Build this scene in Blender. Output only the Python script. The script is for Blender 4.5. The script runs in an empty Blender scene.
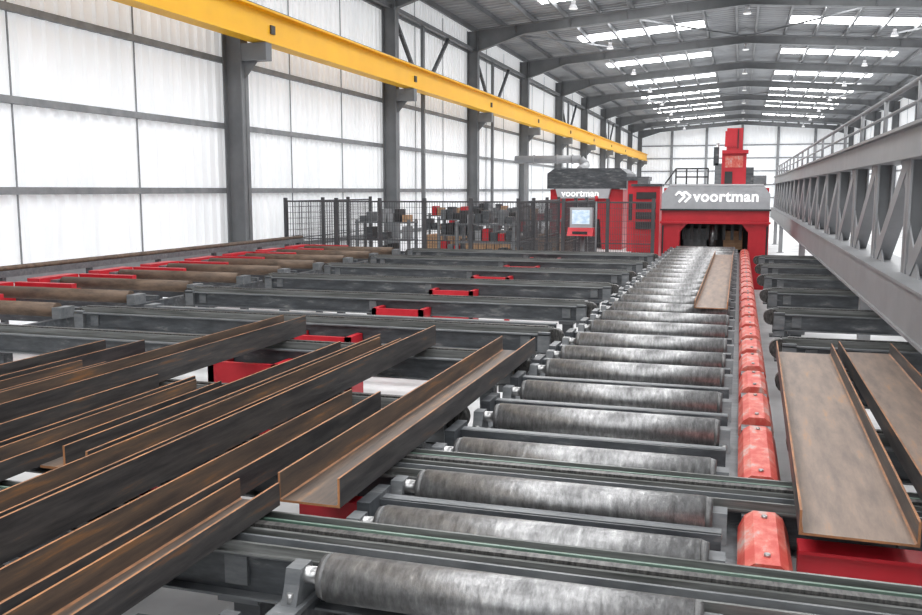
import bpy, math, random
from mathutils import Matrix, Vector
random.seed(4)
S = bpy.context.scene
try:
    S.view_settings.view_transform = 'Standard'
    S.view_settings.look = 'None'
except Exception as e:
    print(e)

# ---------------------------------------------------------------- materials
def base(name):
    m = bpy.data.materials.new(name); m.use_nodes = True
    nt = m.node_tree; b = nt.nodes['Principled BSDF']
    return m, nt, b
def mat(name, c1, c2=None, rough=.5, metal=0., scale=(3,3,3), lo=.35, hi=.65, bump=0., c3=None, emis=0., detail=5):
    m, nt, b = base(name)
    b.inputs['Roughness'].default_value = rough
    b.inputs['Metallic'].default_value = metal
    if c2 is None: c2 = tuple(x*.8 for x in c1)
    tc = nt.nodes.new('ShaderNodeTexCoord'); mp = nt.nodes.new('ShaderNodeMapping')
    mp.inputs['Scale'].default_value = scale
    n = nt.nodes.new('ShaderNodeTexNoise'); n.inputs['Scale'].default_value = 1.; n.inputs['Detail'].default_value = detail
    n.inputs['Roughness'].default_value = .65
    r = nt.nodes.new('ShaderNodeValToRGB')
    r.color_ramp.elements[0].position = lo; r.color_ramp.elements[0].color = (*c1, 1)
    r.color_ramp.elements[1].position = hi; r.color_ramp.elements[1].color = (*c2, 1)
    if c3:
        e = r.color_ramp.elements.new(min(.98, hi+.12)); e.color = (*c3, 1)
    nt.links.new(tc.outputs['Object'], mp.inputs['Vector']); nt.links.new(mp.outputs[0], n.inputs['Vector'])
    nt.links.new(n.outputs['Fac'], r.inputs['Fac']); nt.links.new(r.outputs['Color'], b.inputs['Base Color'])
    if bump:
        bp = nt.nodes.new('ShaderNodeBump'); bp.inputs['Strength'].default_value = bump; bp.inputs['Distance'].default_value = .01
        nt.links.new(n.outputs['Fac'], bp.inputs['Height']); nt.links.new(bp.outputs['Normal'], b.inputs['Normal'])
    if emis:
        b.inputs['Emission Color'].default_value = (1, 1, 1, 1); b.inputs['Emission Strength'].default_value = emis
    return m

M = dict(
 floor=mat('concrete', (.52,.525,.53), (.74,.745,.75), .7, scale=(.8,.8,.8), bump=.1),
 wall=mat('cladding_added_glow', (.72,.745,.77), (.84,.855,.88), .5, scale=(.3,2.0,.15), emis=.27),  # even glow added to the cladding so the walls read bright
 roof=mat('roof_sheet', (.27,.28,.295), (.36,.37,.385), .6, scale=(.5,.5,.5)),
 sky=mat('skylight_glazing', (.9,.9,.9), emis=12.),
 steel=mat('painted_frame', (.14,.147,.155), (.19,.197,.205), .5, scale=(1,1,1)),
 girt=mat('girt_galv', (.20,.21,.22), (.28,.29,.30), .5, metal=.2),
 yellow=mat('crane_yellow', (.92,.50,.0), (.84,.44,.0), .45, scale=(.5,.5,.5)),
 dark=mat('machine_grey', (.036,.040,.046), (.075,.082,.09), .42, scale=(3,12,12), lo=.4, hi=.58, c3=(.22,.22,.22), bump=.05, detail=8),
 mid=mat('scuffed_grey', (.09,.097,.105), (.16,.168,.175), .4, scale=(5,16,16), c3=(.42,.42,.42), bump=.05, detail=8),
 truss=mat('truss_grey', (.23,.235,.245), (.29,.295,.305), .45, scale=(2,2,2), lo=.3, hi=.7),
 roller=mat('worn_roller', (.17,.17,.172), (.36,.36,.362), .36, metal=.75, scale=(38,14,14), lo=.32, hi=.60, c3=(.56,.56,.56), bump=.3, detail=9),
 rend=mat('roller_end_band', (.09,.09,.092), (.2,.2,.2), .5, metal=.6, scale=(20,14,14), detail=8),
 shaft=mat('bright_steel', (.35,.35,.35), (.5,.5,.5), .3, metal=.8, scale=(10,10,10)),
 rail=mat('wear_rail', (.09,.095,.09), (.26,.265,.26), .38, metal=.4, scale=(1.5,30,30), detail=8),
 green=mat('rail_green', (.07,.13,.10), (.19,.26,.22), .45, scale=(1.5,9,9)),
 red=mat('signal_red', (.43,.008,.018), (.53,.014,.026), .4, scale=(2,2,2)),
 guard=mat('guard_red', (.52,.06,.045), (.60,.14,.105), .5, scale=(12,7,7), lo=.42, hi=.54, c3=(.50,.36,.33), bump=.15, detail=9),
 brown=mat('rusted_roller', (.07,.048,.035), (.17,.115,.08), .6, metal=.2, scale=(3,9,9)),
 rustA=mat('mill_scale_steel', (.034,.032,.034), (.080,.074,.072), .5, metal=.25, scale=(20,1.8,20), lo=.38, hi=.58, c3=(.20,.10,.05), bump=.2, detail=10),
 rustB=mat('rusty_web', (.062,.050,.045), (.135,.095,.070), .55, metal=.2, scale=(17,1.6,17), lo=.36, hi=.58, c3=(.31,.15,.06), bump=.2, detail=10),
 rustL=mat('rust_edge', (.17,.08,.04), (.42,.185,.075), .6, scale=(6,6,6), bump=.1, detail=8),
 rustC=mat('light_rust_web', (.16,.12,.10), (.27,.195,.15), .5, metal=.15, scale=(14,2.2,14), lo=.34, hi=.58, c3=(.40,.21,.10), bump=.12, detail=10),
 white=mat('hood_light_grey', (.36,.37,.39), (.44,.45,.47), .4),
 hoodtop=mat('hood_shell', (.6,.6,.62), (.66,.66,.68), .4),
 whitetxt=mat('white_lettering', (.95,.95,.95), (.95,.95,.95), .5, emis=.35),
 black=mat('black_paint', (.015,.015,.017), (.028,.028,.03), .5),
 chain=mat('chain_steel', (.03,.03,.03), (.14,.135,.13), .4, metal=.6, scale=(60,20,20)),
 wood=mat('timber', (.3,.17,.09), (.45,.28,.16), .7, scale=(2,12,12)),
 screen=mat('screen', (.35,.55,.75), (.8,.9,.95), .2, scale=(6,6,9), emis=.2),
 lamp=mat('lamp_housing', (.8,.8,.8), (.85,.85,.85), .4, emis=.5),
 fence=mat('fence_dark', (.05,.05,.055), (.07,.07,.075), .5),
)

# ---------------------------------------------------------------- mesh builder
class MB:
    def __init__(s): s.v=[]; s.f=[]; s.m=[]; s.mats=[]; s.sm=[]
    def mi(s, k):
        if k not in s.mats: s.mats.append(k)
        return s.mats.index(k)
    def add(s, vs, fs, k, smooth=False):
        o=len(s.v); s.v += [tuple(v) for v in vs]
        ks = k if isinstance(k, list) else [k]*len(fs)
        for f,kk in zip(fs,ks):
            s.f.append(tuple(i+o for i in f)); s.m.append(s.mi(kk)); s.sm.append(smooth)
    def box(s, x0,x1,y0,y1,z0,z1,k):
        s.add([(x0,y0,z0),(x1,y0,z0),(x1,y1,z0),(x0,y1,z0),(x0,y0,z1),(x1,y0,z1),(x1,y1,z1),(x0,y1,z1)],
              [(0,3,2,1),(4,5,6,7),(0,1,5,4),(1,2,6,5),(2,3,7,6),(3,0,4,7)],k)
    def bar(s, p, q, w, h, k, up=(0,0,1)):
        p=Vector(p); q=Vector(q); d=(q-p).normalized(); u=Vector(up)
        if abs(d.dot(u))>.98: u=Vector((0,1,0))
        r=d.cross(u).normalized(); u=r.cross(d)
        vs=[c+r*a*w/2+u*b*h/2 for c in (p,q) for a,b in ((-1,-1),(1,-1),(1,1),(-1,1))]
        s.add(vs,[(3,2,1,0),(4,5,6,7),(0,1,5,4),(1,2,6,5),(2,3,7,6),(3,0,4,7)],k)
    def cyl(s, p, q, r, k, n=16, r2=None):
        p=Vector(p); q=Vector(q); d=(q-p).normalized(); u=Vector((0,0,1))
        if abs(d.dot(u))>.98: u=Vector((0,1,0))
        a=d.cross(u).normalized(); b=a.cross(d); r2=r if r2 is None else r2
        vs=[]
        for c,rr in ((p,r),(q,r2)):
            for i in range(n):
                t=2*math.pi*i/n; vs.append(c+a*math.cos(t)*rr+b*math.sin(t)*rr)
        o=len(s.v)
        s.add(vs,[(i,(i+1)%n,n+(i+1)%n,n+i) for i in range(n)],k,True)
        s.f.append(tuple(o+n-1-i for i in range(n))); s.m.append(s.mi(k)); s.sm.append(False)
        s.f.append(tuple(o+n+i for i in range(n))); s.m.append(s.mi(k)); s.sm.append(False)
    def prism(s, prof, a0, a1, axis, k, ks=None):
        n=len(prof)
        f=(lambda p,a:(p[0],a,p[1])) if axis=='Y' else ((lambda p,a:(a,p[0],p[1])) if axis=='X' else (lambda p,a:(p[0],p[1],a)))
        vs=[f(p,a0) for p in prof]+[f(p,a1) for p in prof]
        fs=[(i,(i+1)%n,n+(i+1)%n,n+i) for i in range(n)]+[tuple(range(n-1,-1,-1)),tuple(range(n,2*n))]
        kk=(ks if ks else [k]*n)+[k,k]
        s.add(vs,fs,kk)
    def obj(s, name, parent=None, loc=(0,0,0), rz=0., fix=True):
        me=bpy.data.meshes.new(name); me.from_pydata(s.v,[],s.f)
        for k in s.mats: me.materials.append(M[k])
        me.polygons.foreach_set('material_index',s.m); me.polygons.foreach_set('use_smooth',s.sm)
        if fix:
            import bmesh
            bm=bmesh.new(); bm.from_mesh(me); bmesh.ops.recalc_face_normals(bm,faces=bm.faces); bm.to_mesh(me); bm.free()
        me.update()
        o=bpy.data.objects.new(name,me); S.collection.objects.link(o)
        o.location=loc; o.rotation_euler=(0,0,rz)
        if parent: o.parent=parent
        return o
def empty(name, loc=(0,0,0)):
    o=bpy.data.objects.new(name,None); S.collection.objects.link(o); o.location=loc; return o

# ---------------------------------------------------------------- camera
F=Vector((-.2915,.948,-.1295)).normalized(); R=Vector((.956,.294,0)).normalized(); U=R.cross(F)
cam=bpy.data.cameras.new('camera'); co=bpy.data.objects.new('camera',cam); S.collection.objects.link(co)
co.matrix_world=Matrix(((R.x,U.x,-F.x,0),(R.y,U.y,-F.y,0),(R.z,U.z,-F.z,2.35),(0,0,0,1)))
cam.lens=35.15; cam.sensor_width=36; cam.clip_end=400; cam.clip_start=.05
S.camera=co

# ---------------------------------------------------------------- building shell
YA,YB=-22.,112.; XW=11.95
def roofz(x): return 10.45-.074*abs(x)
b=MB(); b.box(-XW-.2,XW+.2,YA,YB+.2,-.2,0,'floor'); b.obj('floor')
def corr(y0,y1,pitch,dep):
    pts=[]; y=y0
    while y<y1:
        pts += [(y,0),(y+pitch*.55,0),(y+pitch*.65,dep),(y+pitch*.9,dep)]; y+=pitch
    return pts
cp=corr(YA,YB,.34,.06)
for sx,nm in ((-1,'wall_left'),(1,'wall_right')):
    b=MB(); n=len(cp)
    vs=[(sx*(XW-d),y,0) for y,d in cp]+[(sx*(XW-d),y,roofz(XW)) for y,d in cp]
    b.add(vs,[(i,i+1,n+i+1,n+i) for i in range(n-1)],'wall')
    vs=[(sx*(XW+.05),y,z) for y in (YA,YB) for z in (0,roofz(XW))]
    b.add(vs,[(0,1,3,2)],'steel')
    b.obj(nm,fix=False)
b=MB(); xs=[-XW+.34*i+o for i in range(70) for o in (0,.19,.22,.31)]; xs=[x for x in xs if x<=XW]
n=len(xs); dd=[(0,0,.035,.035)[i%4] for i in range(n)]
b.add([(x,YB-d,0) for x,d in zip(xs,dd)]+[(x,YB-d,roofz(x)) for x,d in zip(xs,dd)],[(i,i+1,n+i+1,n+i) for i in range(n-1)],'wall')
b.box(-XW,XW,YB-.2,YB-.05,2.9,3.05,'girt'); 
for x in (-8,-4,0,4,8): b.box(x-.15,x+.15,YB-.45,YB-.05,0,roofz(x)-.1,'girt')
for z in (1.4,4.5,6.0,7.5): b.box(-XW,XW,YB-.18,YB-.05,z,z+.14,'girt')
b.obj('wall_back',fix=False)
b=MB(); cr=corr(YA,YB,.5,-.05); n=len(cr)
vs=[(x,y,roofz(x)+.06+d) for x in (-XW,0,XW) for y,d in cr]
b.add(vs,[(j*n+i,j*n+i+1,(j+1)*n+i+1,(j+1)*n+i) for j in range(2) for i in range(n-1)],'roof')
b.obj('ceiling',fix=False)
cols=[(1.640+.85*k)*11.8 for k in range(-4,10)]
b=MB()
for yk in cols[:-1]:
    for o in (1.9,6.2):
        for sx in (-1,1):
            x0,x1=sx*1.9,sx*8.0
            b.add([(x0,yk+o,roofz(x0)-.01),(x1,yk+o,roofz(x1)-.01),(x1,yk+o+1.6,roofz(x1)-.01),(x0,yk+o+1.6,roofz(x0)-.01)],[(0,1,2,3)],'sky')
b.obj('skylight_panels',fix=False)
b=MB()
for i in range(9):
    for sx in (-1,1):
        x=sx*(.45+1.4*i); z=roofz(x)-.03
        b.box(x-.05,x+.05,YA,YB,z-.2,z,'steel')
b.obj('roof_purlins')
b=MB()
for sx in (-1,1):
    for Z in (-1.5,0,1.53,3.06,4.6,6.15):
        z=Z+2.35; x=sx*11.83
        b.box(min(x,x+sx*.08),max(x,x+sx*.08),YA,YB,z-.08,z+.0,'girt')
        b.box(x-.02,x+.02,YA,YB,z-.08,z+.05,'girt')
    for yk in cols[:-1]:
        for j in (1,2):
            y=yk+j*10.03/3; b.box(sx*11.87-.012,sx*11.87+.012,y-.012,y+.012,.8,9.3,'girt')
b.obj('wall_girts')
for k,yk in enumerate(cols):
    b=MB()
    for sx in (-1,1):
        xa,xb=sx*11.3,sx*11.8
        for xx in (xa,xb-sx*.03):
            b.box(min(xx,xx+sx*.03),max(xx,xx+sx*.03),yk-.16,yk+.16,0,9.3,'steel')
        b.box(min(xa,xb),max(xa,xb),yk-.012,yk+.012,0,9.3,'steel')
        b.box(min(xa-sx*.08,xb),max(xa-sx*.08,xb),yk-.25,yk+.25,0,.04,'steel')
        if sx<0:
            b.box(-11.3,-10.65,yk-.14,yk+.14,5.35,5.75,'steel')
            b.prism([(-11.3,4.95),(-10.95,5.35),(-11.3,5.35)],yk-.02,yk+.02,'Y','steel')
        xo,xi=11.4,0.
        zo=roofz(xo)-.25; zi=roofz(xi)-.25
        xo_,xi_=sx*xo,sx*xi
        b.prism([(xo_,zo-.03),(xi_,zi-.03),(xi_,zi-.42),(sx*9.2,roofz(9.2)-.67),(xo_,zo-.95)],yk-.012,yk+.012,'Y','steel')
        b.bar((xo_,yk,zo),(xi_,yk,zi),.24,.03,'steel')
        b.bar((sx*9.2,yk,roofz(9.2)-.67),(xi_,yk,zi-.42),.24,.03,'steel')
        b.bar((xo_,yk,zo-.95),(sx*9.2,yk,roofz(9.2)-.67),.24,.03,'steel')
        for q in (2.4,4.8,7.2,9.6):
            b.box(sx*q-.01,sx*q+.01,yk-.11,yk+.11,roofz(q)-.62,roofz(q)-.28,'steel')
    b.obj('steel_portal_frame')
b=MB()
for i in range(4,12):
    yk=cols[i]; x=-11.55
    if i in (5,6,8,10): 
        b.bar((x,yk+.2,8.4),(x,yk+3.3,5.9),.12,.12,'dark'); b.bar((x,yk+6.4,8.4),(x,yk+3.3,5.9),.12,.12,'dark')
        b.box(x-.06,x+.06,yk+3.22,yk+3.38,0,8.4,'steel')
    b.bar((x,yk,8.5),(x,yk+10.03,8.5),.14,.14,'steel')
for i in (3,6,9):
    yk=cols[i]
    for sx in (-1,1):
        b.bar((sx*11,yk,roofz(11)-.35),(sx*5.6,yk+10,roofz(5.6)-.35),.07,.07,'steel')
        b.bar((sx*5.6,yk,roofz(5.6)-.35),(0,yk+10,roofz(0)-.35),.07,.07,'steel')
b.obj('roof_bracing')
b=MB(); x=-10.9
b.box(x-.02,x+.02,YA,YB-.5,5.84,6.52,'yellow'); b.box(x-.2,x+.2,YA,YB-.5,5.78,5.84,'yellow'); b.box(x-.2,x+.2,YA,YB-.5,6.5,6.55,'yellow')
b.box(x-.04,x+.04,YA,YB-.5,6.55,6.63,'steel')
for i in range(3,12):
    b.box(x+.02,x+.06,cols[i]+.5,cols[i]+.7,6.05,6.25,'black')
b.obj('crane_runway_beam')
for k in range(3,13):
    for x in (0,-6.2,6.2):
        b=MB(); y=cols[k]+.4 if x==0 else cols[k]+5; z=roofz(x)-.2
        b.cyl((x,y,z),(x,y,z-.45),.015,'steel',6)
        b.cyl((x,y,z-.45),(x,y,z-.6),.08,'hoodtop',12)
        b.cyl((x,y,z-.6),(x,y,z-.74),.09,'hoodtop',16,.17)
        b.cyl((x,y,z-.74),(x,y,z-.76),.16,'lamp',16)
        b.obj('high_bay_lamp')

# ---------------------------------------------------------------- main roller conveyor
rc=empty('roller_conveyor')
RY=[1.75,2.85,3.38,3.89,4.48,5.29,6.02,6.86,7.5,8.23,9.1,9.87]
while RY[-1]<21.6: RY.append(RY[-1]+.80)
TR=[3.12,4.18]
ZR=.95; r=.088
b=MB(); fr=MB()
for i,y in enumerate(RY):
    b.cyl((-1.37,y,ZR),(-.09,y,ZR),r,'roller',40)
    b.cyl((-1.40,y,ZR),(-1.37,y,ZR),r-.010,'rend',40,r-.001); b.cyl((-.09,y,ZR),(-.06,y,ZR),r-.001,'rend',40,r-.010)
    fr.cyl((-1.52,y,ZR),(-1.40,y,ZR),.032,'shaft',14); fr.cyl((-1.405,y,ZR),(-1.40,y,ZR),.06,'dark',20)
    fr.cyl((-.06,y,ZR),(.0,y,ZR),.032,'shaft',14)
    for x in (-1.50,-.03):
        fr.prism([(y-.09,ZR-.09),(y+.09,ZR-.09),(y+.06,ZR-.02),(y+.045,ZR+.035),(y-.045,ZR+.035),(y-.06,ZR-.02)],x-.03,x+.03,'X','mid')
        for q in (-.075,.075): fr.cyl((x,y+q,ZR-.09),(x,y+q,ZR-.045),.014,'shaft',6)
    nxt=RY[i+1] if i+1<len(RY) else y+.8
    c=(y+nxt)/2
    if nxt-y>.45 and not any(abs(c-t)<.2 for t in TR):
        g=c+.03
        fr.box(-1.55,-.02,g-.012,g+.012,ZR-.22,ZR+.01,'dark')
        fr.box(-1.55,-.02,g,g+.07,ZR-.002,ZR+.01,'mid')
        fr.box(-1.57,-1.51,g-.13,g+.13,ZR-.24,ZR+.03,'dark')
        for xx in (-1.3,-.75,-.2): fr.cyl((xx,g-.012,ZR-.07),(xx,g-.028,ZR-.07),.018,'shaft',6)
for x in (-1.50,-.0):
    fr.box(x-.05,x+.05,.9,22.3,ZR-.11,ZR-.09,'mid'); fr.box(x-.05,x+.05,.9,22.3,ZR-.32,ZR-.30,'mid')
    fr.box(x-.008,x+.008,.9,22.3,ZR-.32,ZR-.1,'dark')
for y in [1.2,3.6,6.4,9.5,12.6,15.7,18.8,21.5]:
    for x in (-1.5,0):
        fr.box(x-.06,x+.06,y-.06,y+.06,0,ZR-.32,'dark'); fr.box(x-.12,x+.12,y-.12,y+.12,0,.02,'dark')
    fr.box(-1.5,0,y-.04,y+.04,.25,.33,'dark')
b.obj('rollers',rc); fr.obj('frame',rc)
g=MB()
segs=[(2.4,2.86),(3.36,3.94),(4.44,5.42),(5.62,6.32),(6.52,7.12)]
y=7.32
while y<21.5: segs.append((y,y+.60)); y+=.78
for n_,(y0,y1) in enumerate(segs):
    prof=[(.045,.70),(.045,.90),(.07,.955),(.105,.98),(.195,.98),(.228,.955),(.25,.90),(.25,.70)]
    g.prism(prof,y0,y1,'Y','guard')
    for yy in (y0+.08,y1-.08): g.cyl((.15,yy,.978),(.15,yy,.992),.012,'shaft',6)
    yn=segs[n_+1][0] if n_+1<len(segs) else y1+.2
    g.box(.07,.22,y1,yn,.66,.90,'dark'); g.box(.06,.23,y1+.03,yn-.03,.90,.94,'mid')
g.obj('drive_guards',rc)

# ---------------------------------------------------------------- chain transfers
def transfer(name,y,x0,x1,heavy=False,drive=None,legs=2.3,red=False):
    t=MB()
    for s in (-1,1):
        yy=y+s*.11
        t.box(x0,x1,yy-.006,yy+.006,.76,.95,'dark')
        t.box(x0,x1,min(yy,yy+s*.06),max(yy,yy+s*.06),.938,.95,'mid')
        t.box(x0,x1,min(yy,yy+s*.06),max(yy,yy+s*.06),.76,.77,'mid')
    t.box(x0,x1,y-.11,y+.11,.76,.78,'dark')
    if heavy:
        for q,k in ((-.165,'rail'),(-.09,'mid'),(.09,'green'),(.165,'rail')):
            t.box(x0,x1,y+q-.007,y+q+.007,.95,.995,k); t.box(x0,x1,y+q-.02,y+q+.02,.95,.958,k)
    for q in (-.035,.035): t.box(x0,x1,y+q-.009,y+q+.009,.8,1.0,'rail')
    t.box(x0+.05,x1-.05,y-.02,y+.02,.96,1.012,'chain')
    for xe,s in ((x0,1),(x1,-1)):
        t.cyl((xe-s*.02,y-.05,.9),(xe-s*.02,y+.05,.9),.09,'chain',16)
        t.box(min(xe,xe+s*.12),max(xe,xe+s*.12),y-.17,y-.12,.70,.97,'mid')
        t.box(min(xe,xe+s*.12),max(xe,xe+s*.12),y+.12,y+.17,.70,.97,'mid')
    nl=max(2,int((x1-x0)/legs)+1)
    for i in range(nl):
        x=x0+.25+(x1-x0-.5)*i/(nl-1)
        if -1.7<x<.3: continue
        k2='red' if (red and i==nl//2) else 'dark'
        t.box(x-.06,x+.06,y-.06,y+.06,0,.78,'dark'); t.box(x-.13,x+.13,y-.13,y+.13,0,.02,'dark')
        t.box(x-.09,x+.09,y-.13,y+.13,.72,.76,'mid')
        t.box(x-.05,x+.05,y-.135,y-.115,.8,.92,'mid')
    if drive is not None:
        # red drive bracket: upright plate frame hanging under the table
        t.box(drive-.34,drive+.34,y-.46,y-.42,.16,.87,'red')
        t.box(drive-.34,drive-.28,y-.46,y-.13,.16,.87,'red'); t.box(drive+.28,drive+.34,y-.46,y-.13,.16,.87,'red')
        t.box(drive-.34,drive-.26,y-.46,y-.38,0,.2,'red'); t.box(drive+.26,drive+.34,y-.46,y-.38,0,.2,'red')
        t.cyl((drive-.28,y-.3,.7),(drive+.28,y-.3,.7),.09,'dark',16)
        t.cyl((drive-.2,y-.475,.6),(drive-.2,y-.46,.6),.02,'shaft',8); t.cyl((drive+.2,y-.475,.6),(drive+.2,y-.46,.6),.02,'shaft',8)
    return t.obj(name)
transfer('chain_transfer_conveyor',3.12,-7.3,3.6,heavy=True)
transfer('chain_transfer_conveyor',4.18,-7.3,3.6,heavy=True)
transfer('chain_transfer_conveyor',2.2,-7.3,-1.72)
for i,y in enumerate([5.4,7.2,8.7,10.9,13.1,15.3,17.5,19.7]):
    transfer('chain_transfer_conveyor',y,-7.3,-1.72,drive=-4.05)
    transfer('chain_transfer_conveyor',y,.42,3.9,drive=None)
for y in [9.8,]:
    t=MB()
    t.box(-7.1,-1.9,y-.05,y+.05,.86,.875,'mid'); t.box(-7.1,-1.9,y-.006,y+.006,.72,.87,'dark'); t.box(-7.1,-1.9,y-.05,y+.05,.71,.725,'mid')
    for x in (-6.8,-4.8,-2.2): t.box(x-.05,x+.05,y-.05,y+.05,0,.71,'dark')
    t.box(-7.2,-7.08,y-.1,y+.1,.68,.9,'mid')
    t.obj('support_beam')
t=MB(); t.box(-1.95,-1.60,3.72,3.82,.74,.9,'red'); t.box(.28,3.2,3.74,3.80,.74,.9,'red'); t.box(.28,3.2,3.70,3.84,.90,.915,'red'); t.box(.28,3.2,3.70,3.84,.735,.75,'red')
for x in (-1.9,.5,3.0): t.box(x-.05,x+.05,3.72,3.82,0,.75,'dark')
t.obj('cross_beam_support')

# left infeed roller conveyor
t=MB(); x0,x1=-9.95,-7.55
for xx in (x0,x1):
    t.box(xx-.04,xx+.04,7.0,20.6,.70,.86,'dark' if xx==x1 else 'red')
y=7.3
while y<20:
    t.cyl((x0+.08,y,.95),(x1-.08,y,.95),.085,'brown',24)
    t.cyl((x0-.05,y,.95),(x1+.05,y,.95),.03,'shaft',10)
    for xx in (x0,x1): t.box(xx-.06,xx+.06,y-.12,y+.12,.86,.99,'mid')
    t.box(x0,x1,y+.42,y+.5,.72,.92,'dark')
    t.box(x0-.28,x0-.06,y-.35,y+.5,.66,1.03,'red')
    t.box(x0-.1,x0+.9,y+.56,y+.66,.8,1.02,'red')
    y+=1.35
for y in (7.4,10,12.7,15.4,18.1,20.4):
    for xx in (x0,x1): t.box(xx-.05,xx+.05,y-.05,y+.05,0,.7,'dark')
t.obj('infeed_roller_conveyor')
t=MB(); xx=-10.75
t.box(xx-.06,xx+.06,5,21,1.02,1.12,'mid'); t.cyl((xx,5,1.15),(xx,21,1.15),.045,'brown',12)
for i in range(9): y=5.2+i*1.95; t.box(xx-.04,xx+.04,y-.04,y+.04,0,1.05,'dark')
t.obj('side_guide_rail')

# ---------------------------------------------------------------- steel stock
def chan(w,fh,y0,y1,x,z=1.012,th=.010,web='rustB',rz=0.,name='steel_channel'):
    t=MB(); L=y1-y0
    P=[(0,0),(w,0),(w,fh),(w-th,fh),(w-th,th*1.6),(w-th*1.8,th),(th*1.8,th),(th,th*1.6),(th,fh),(0,fh)]
    K=['rustA','rustA','rustL','rustA','rustL',web,'rustL','rustB','rustL','rustA']
    t.prism(P,0,L,'Y','rustL',K)
    return t.obj(name,loc=(x,y0,z),rz=rz)
def ang(w,fh,y0,y1,x,z=1.012,th=.012,name='steel_angle',right=True,rz=0.):
    t=MB(); L=y1-y0
    P=[(0,0),(w,0),(w,fh),(w-th,fh),(w-th,th),(0,th)]
    K=['rustA','rustA','rustL','rustA','rustB','rustL']
    if not right: P=[(w-a,c) for a,c in P]
    t.prism(P,0,L,'Y','rustL',K)
    return t.obj(name,loc=(x,y0,z),rz=rz)
chan(.29,.13,3.36,7.2,-1.86)
chan(.20,.10,.5,3.32,-2.02,rz=.004)
chan(.20,.12,.5,5.0,-2.25)
ang(.17,.10,.5,5.05,-2.44)
ang(.13,.17,.5,7.35,-2.62)
chan(.20,.12,.9,6.9,-2.84)
ang(.16,.13,3.38,7.0,-3.02)
ang(.15,.12,3.45,6.6,-3.20)
chan(.20,.09,.8,5.1,-3.42)
ang(.15,.10,.8,5.15,-3.60)
ang(.17,.13,.8,5.0,-3.80)
chan(.24,.17,2.0,7.55,-4.08)
ang(.2,.11,1.0,5.3,-4.32)
chan(.22,.1,1.2,5.4,-4.58)
ang(.18,.12,1.2,6.2,-4.80)
ang(.18,.14,1.4,6.0,-5.02)
chan(.43,.10,3.62,7.8,.27,web='rustC',rz=-.015)
chan(.40,.10,3.3,7.95,.80,web='rustC',rz=-.005)
chan(.36,.085,10.3,19.0,-.44,z=1.04,web='rustC')

# ---------------------------------------------------------------- walkway truss, right
t=MB(); y0,y1=1.0,42.
zb,zt=1.21,1.58
t.box(1.30,1.325,y0,y1,zb,zt,'truss'); t.box(1.28,1.75,y0,y1,zt-.005,zt+.02,'truss'); t.box(1.28,1.75,y0,y1,zb-.02,zb+.005,'truss'); t.box(1.72,1.75,y0,y1,zb,zt,'truss')
t.box(1.42,1.62,y0,y1,2.64,2.90,'truss'); t.box(1.36,1.68,y0,y1,2.89,2.92,'truss'); t.box(1.36,1.68,y0,y1,2.62,2.645,'truss')
y=y0; 
while y<y1-.5:
    t.box(1.44,1.60,y-.012,y+.012,zt,2.66,'steel'); t.box(1.44,1.46,y-.11,y+.11,zt,2.66,'truss'); t.box(1.58,1.6,y-.11,y+.11,zt,2.66,'truss')
    t.bar((1.52,y+1.85,zt+.02),(1.52,y+.15,2.64),.14,.16,'truss')
    t.prism([(y+1.98,zt),(y+1.3,zt),(y+1.98,zt+.5)],1.46,1.475,'X','truss')
    t.prism([(y+.02,2.64),(y+.6,2.64),(y+.02,2.2)],1.46,1.475,'X','truss')
    t.cyl((1.5,y,2.9),(1.5,y,3.33),.024,'truss',8)
    t.box(1.45,1.55,y-.06,y+.06,2.92,2.935,'truss')
    y+=2.
t.cyl((1.5,y0,3.33),(1.5,y1,3.33),.028,'truss',10); t.cyl((1.5,y0,3.14),(1.5,y1,3.14),.018,'truss',8)
for yy in (1.6,12.0,24.,36.,41.5): t.box(1.46,1.60,yy-.07,yy+.07,0,zb,'truss'); t.box(1.4,1.66,yy-.13,yy+.13,0,.02,'truss')
t.obj('walkway_truss')

# ---------------------------------------------------------------- main machine
mc=empty('beam_processing_machine')
t=MB(); Y0=22.4
t.prism([(-1.80,0),(-1.36,0),(-1.36,1.35),(-1.18,1.55),(.06,1.55),(.22,1.35),(.22,0),(.68,0),(.68,1.62),(.68,1.95),(-1.80,1.95)],Y0,Y0+.5,'Y','red')
t.box(-1.80,-1.45,Y0+.5,Y0+3,0,1.95,'red'); t.box(.33,.68,Y0+.5,Y0+3,0,1.95,'red')
t.box(-1.78,.66,Y0+.3,Y0+3,1.6,2.4,'red')
t.prism([(-1.80,1.90),(.68,1.90),(.68,2.25),(.52,2.46),(-1.62,2.46),(-1.80,2.25)],Y0-.06,Y0+1.6,'Y','white')
t.box(-1.83,.71,Y0-.1,Y0+.05,1.55,1.60,'red'); t.box(-1.83,.71,Y0-.09,Y0,1.86,1.90,'black')
t.box(-1.62,.52,Y0-.08,Y0+1.6,2.455,2.485,'hoodtop')
for x in (-1.76,.64):
    t.box(x-.02,x+.02,Y0-.012,Y0,.2,1.5,'black')
t.box(-1.45,.4,Y0+1.2,Y0+1.3,0,1.6,'black')
for i in range(8): t.box(-1.32+i*.19,-1.25+i*.19,Y0+.35,Y0+.4,1.15,1.55,'black')
t.box(-1.3,-.75,Y0+.7,Y0+1.1,.9,1.4,'mid'); t.box(-.35,.1,Y0+.7,Y0+1.1,.9,1.35,'wood'); t.cyl((-.6,Y0+.55,1.0),(-.6,Y0+.55,1.5),.08,'shaft')
t.box(-1.35,.22,Y0+.2,Y0+.4,.6,.84,'dark')
t.obj('portal_body',mc)
t=MB()
t.box(-.46,.12,Y0+1.0,Y0+1.6,2.46,3.30,'red'); t.box(-.36,.02,Y0+.95,Y0+1.5,3.30,3.85,'red'); t.box(-.46,.16,Y0+.9,Y0+1.6,3.24,3.32,'red')
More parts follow.
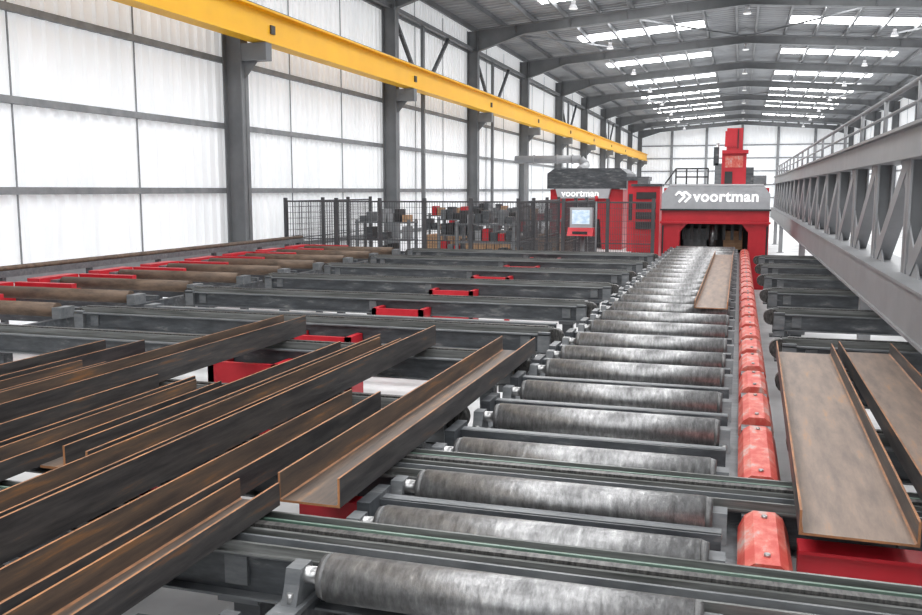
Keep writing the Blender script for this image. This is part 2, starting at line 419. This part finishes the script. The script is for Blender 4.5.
t.box(-.40,-.12,Y0+.93,Y0+.96,3.40,3.78,'red'); t.box(-.1,-.08,Y0+.92,Y0+.95,3.36,3.82,'black')
t.box(-.62,-.46,Y0+1,Y0+1.4,2.46,3.0,'mid'); t.box(-.66,-.54,Y0+1,Y0+1.3,2.95,3.4,'dark'); t.cyl((-.57,Y0+1.1,2.5),(-.57,Y0+1.1,3.5),.04,'shaft')
t.box(.12,.3,Y0+1.,Y0+1.4,2.46,2.9,'dark'); t.box(.3,.6,Y0+.9,Y0+1.4,2.46,2.70,'mid')
t.box(-.38,.04,Y0+.97,Y0+1.,2.9,3.18,'guard'); t.box(-.38,-.2,Y0+.96,Y0+1.,2.5,2.8,'black')
t.obj('tool_tower',mc)
t=MB()
for x in (-1.5,-1.25,-1.0,-.75): t.cyl((x,Y0+.2,2.46),(x,Y0+.2,2.86),.018,'black',8)
for z in (2.66,2.86): t.cyl((-1.5,Y0+.2,z),(-.75,Y0+.2,z),.018,'black',8)
t.cyl((-1.5,Y0+.2,2.86),(-1.75,Y0+.2,2.5),.018,'black',8)
t.obj('top_railing',mc)
def text(body,size,loc,parent,bold=.012,mt='whitetxt'):
    c=bpy.data.curves.new('lettering','FONT'); c.body=body; c.size=size; c.extrude=.008; c.offset=bold; c.align_x='LEFT'
    c.space_character=1.05
    c.materials.append(M[mt]); o=bpy.data.objects.new('lettering',c); S.collection.objects.link(o)
    o.location=loc; o.rotation_euler=(math.pi/2,0,0); o.parent=parent; return o
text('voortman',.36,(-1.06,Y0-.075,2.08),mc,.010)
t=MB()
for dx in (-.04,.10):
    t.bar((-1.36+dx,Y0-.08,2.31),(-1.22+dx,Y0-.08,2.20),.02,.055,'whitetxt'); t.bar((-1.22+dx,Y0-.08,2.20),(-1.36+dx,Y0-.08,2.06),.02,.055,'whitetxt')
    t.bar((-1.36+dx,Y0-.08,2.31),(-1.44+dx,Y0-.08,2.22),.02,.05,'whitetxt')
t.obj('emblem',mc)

# ---------------------------------------------------------------- second machine
m2=empty('beam_drilling_machine')
t=MB(); Y2=36.
t.prism([(-7.4,2.40),(-4.25,2.40),(-4.25,3.0),(-4.5,3.2),(-7.1,3.2),(-7.4,3.0)],Y2-.2,Y2+3,'Y','dark')
t.prism([(-6.95,2.02),(-4.95,2.02),(-4.85,2.40),(-7.05,2.40)],Y2-.25,Y2+2.6,'Y','white')
t.prism([(-7.3,0),(-6.6,0),(-6.5,1.2),(-5.3,1.2),(-5.2,0),(-4.4,0),(-4.4,2.38),(-7.3,2.38)],Y2,Y2+2.6,'Y','red')
t.box(-6.6,-5.2,Y2+1,Y2+1.1,0,1.3,'black')
t.box(-6.3,-5.5,Y2-.05,Y2,1.3,1.9,'dark')
for i in range(5): t.box(-6.25+i*.16,-6.17+i*.16,Y2-.08,Y2-.04,1.32,1.88,'black')
t.box(-4.1,-3.4,Y2-1,Y2,0,2.7,'red'); t.box(-4.05,-3.45,Y2-1.03,Y2-1,1.2,2.2,'black'); t.box(-4.2,-3.3,Y2-1.1,Y2,2.7,2.85,'dark')
t.obj('housing',m2)
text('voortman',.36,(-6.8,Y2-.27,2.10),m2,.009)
t=MB()
t.box(-2.9,-2.15,26.0,26.8,0,2.45,'red')
for i in range(4): t.box(-2.8,-2.25,25.97,26.0,1.25+i*.28,1.45+i*.28,'black')
t.box(-2.95,-2.1,25.95,26.85,2.45,2.52,'dark'); t.box(-2.8,-2.5,26.2,26.8,2.52,2.7,'mid')
t.obj('electrical_cabinet')
t=MB(); 
t.cyl((-3.42,20.6,0),(-3.42,20.6,1.4),.05,'steel'); t.box(-3.65,-3.2,20.4,20.8,0,.03,'steel')
t.box(-3.68,-3.18,20.4,20.62,1.50,1.95,'white'); t.box(-3.63,-3.23,20.385,20.40,1.58,1.90,'screen')
t.prism([(20.25,1.32),(20.62,1.30),(20.62,1.50),(20.40,1.50)],-3.72,-3.14,'X','red')
t.box(-3.6,-3.26,20.27,20.3,1.36,1.42,'black')
t.cyl((-3.1,20.5,0),(-3.1,20.5,2.1),.02,'steel',8); t.cyl((-3.1,20.5,2.1),(-3.1,20.5,2.22),.035,'red',12)
t.obj('control_console')
# fence
t=MB(); YF=21.3
def panel(xa,xb,ya,yb,z0=.12,z1=2.06,sp=.075):
    L=math.hypot(xb-xa,yb-ya); n=int(L/sp)
    t.bar((xa,ya,z1),(xb,yb,z1),.04,.04,'fence'); t.bar((xa,ya,z0),(xb,yb,z0),.04,.04,'fence'); t.bar((xa,ya,1.1),(xb,yb,1.1),.025,.025,'fence')
    for i in range(1,n):
        f=i/n; x=xa+(xb-xa)*f; y=ya+(yb-ya)*f
        t.box(x-.005,x+.005,y-.005,y+.005,z0,z1,'fence')
    z=z0
    while z<z1: t.bar((xa,ya,z),(xb,yb,z),.008,.008,'fence'); z+=.15
xs=[-11.35,-9.9,-8.7,-7.5,-6.3,-5.1,-4.0,-2.95,-1.9]
for n_,(a,c) in enumerate(zip(xs[:-1],xs[1:])): panel(a,c,YF,YF,sp=.065 if n_<5 else .04)
for x in xs: t.box(x-.04,x+.04,YF-.04,YF+.04,0,2.15,'fence'); t.box(x-.09,x+.09,YF-.09,YF+.09,0,.015,'fence')
for a,c in ((YF,23.),(23.,24.7),(24.7,26.4)):
    panel(-11.1,-11.1,a,c); panel(-4.0,-4.0,a,c,sp=.07); panel(-5.1,-5.1,a,c,sp=.07)
for x in (-11.1,-4.0,-5.1):
    for y in (23.,24.7,26.4): t.box(x-.04,x+.04,y-.04,y+.04,0,2.15,'fence')
t.obj('safety_fence')
t=MB(); t.cyl((-11.2,46,3.9),(-7.8,46,3.9),.2,'truss',20); t.cyl((-7.8,46,3.9),(-7.5,46,3.6),.2,'truss',20); t.cyl((-7.5,46,3.6),(-7.5,44,3.3),.18,'truss',20)
for x in (-10.2,-9,-8.2): t.cyl((x-.03,46,3.9),(x+.03,46,3.9),.24,'truss',20)
t.cyl((-10.6,46,0),(-10.6,46,3.9),.13,'truss',12)
t.obj('ventilation_duct')
for (x,y) in ((-7.2,26),(-9.4,29),(-5.9,30)):
    t=MB()
    for i in range(3): t.box(x-.6+i*.52,x-.45+i*.52,y-.5,y+.5,0,.12,'wood')
    for k in range(6):
        for j in range(5): t.box(x-.6+j*.25,x-.38+j*.25,y-.5,y+.5,.12+k*.125,.24+k*.125,'wood')
    t.obj('timber_pallet')
for (x,y) in ((-9.8,24.5),(-6.6,24.0),(-8.2,33),(-9.9,36),(-8.3,27.5),(-10.2,31.5),(-7.4,30.5),(-6.0,27.2)):
    t=MB()
    for a in (-.8,.8):
        for c in (-.3,.3): t.box(x+a-.04,x+a+.04,y+c-.04,y+c+.04,0,1.5,'steel')
    for z in (.4,.9,1.4): t.box(x-.85,x+.85,y-.35,y+.35,z,z+.04,'mid')
    for k in range(7):
        for zz in (.44,.94,1.44):
            if random.random()<.25: continue
            q=random.choice(['red','mid','dark','dark','wood','truss','black']); xx=x-.75+k*.22
            t.box(xx,xx+.17,y-.25,y+.2,zz,zz+random.uniform(.15,.4),q)
    t.obj('parts_shelf')
t=MB()
for i in range(24):
    y=27+i*1.2; t.cyl((-1.4,y,.95),(-.06,y,.95),.088,'roller',16); 
for x in (-1.5,0):
    t.box(x-.05,x+.05,26,56,.64,.9,'dark')
    for i in range(10): t.box(x-.05,x+.05,26.5+i*3.2,26.6+i*3.2,0,.64,'dark')
t.obj('outfeed_roller_conveyor')

# ---------------------------------------------------------------- light
w=bpy.data.worlds.new('sky'); S.world=w; w.use_nodes=True
bg=w.node_tree.nodes['Background']; bg.inputs['Color'].default_value=(.93,.97,1,1); bg.inputs['Strength'].default_value=1.9  # unseen hall end left open behind camera, so this adds fill light
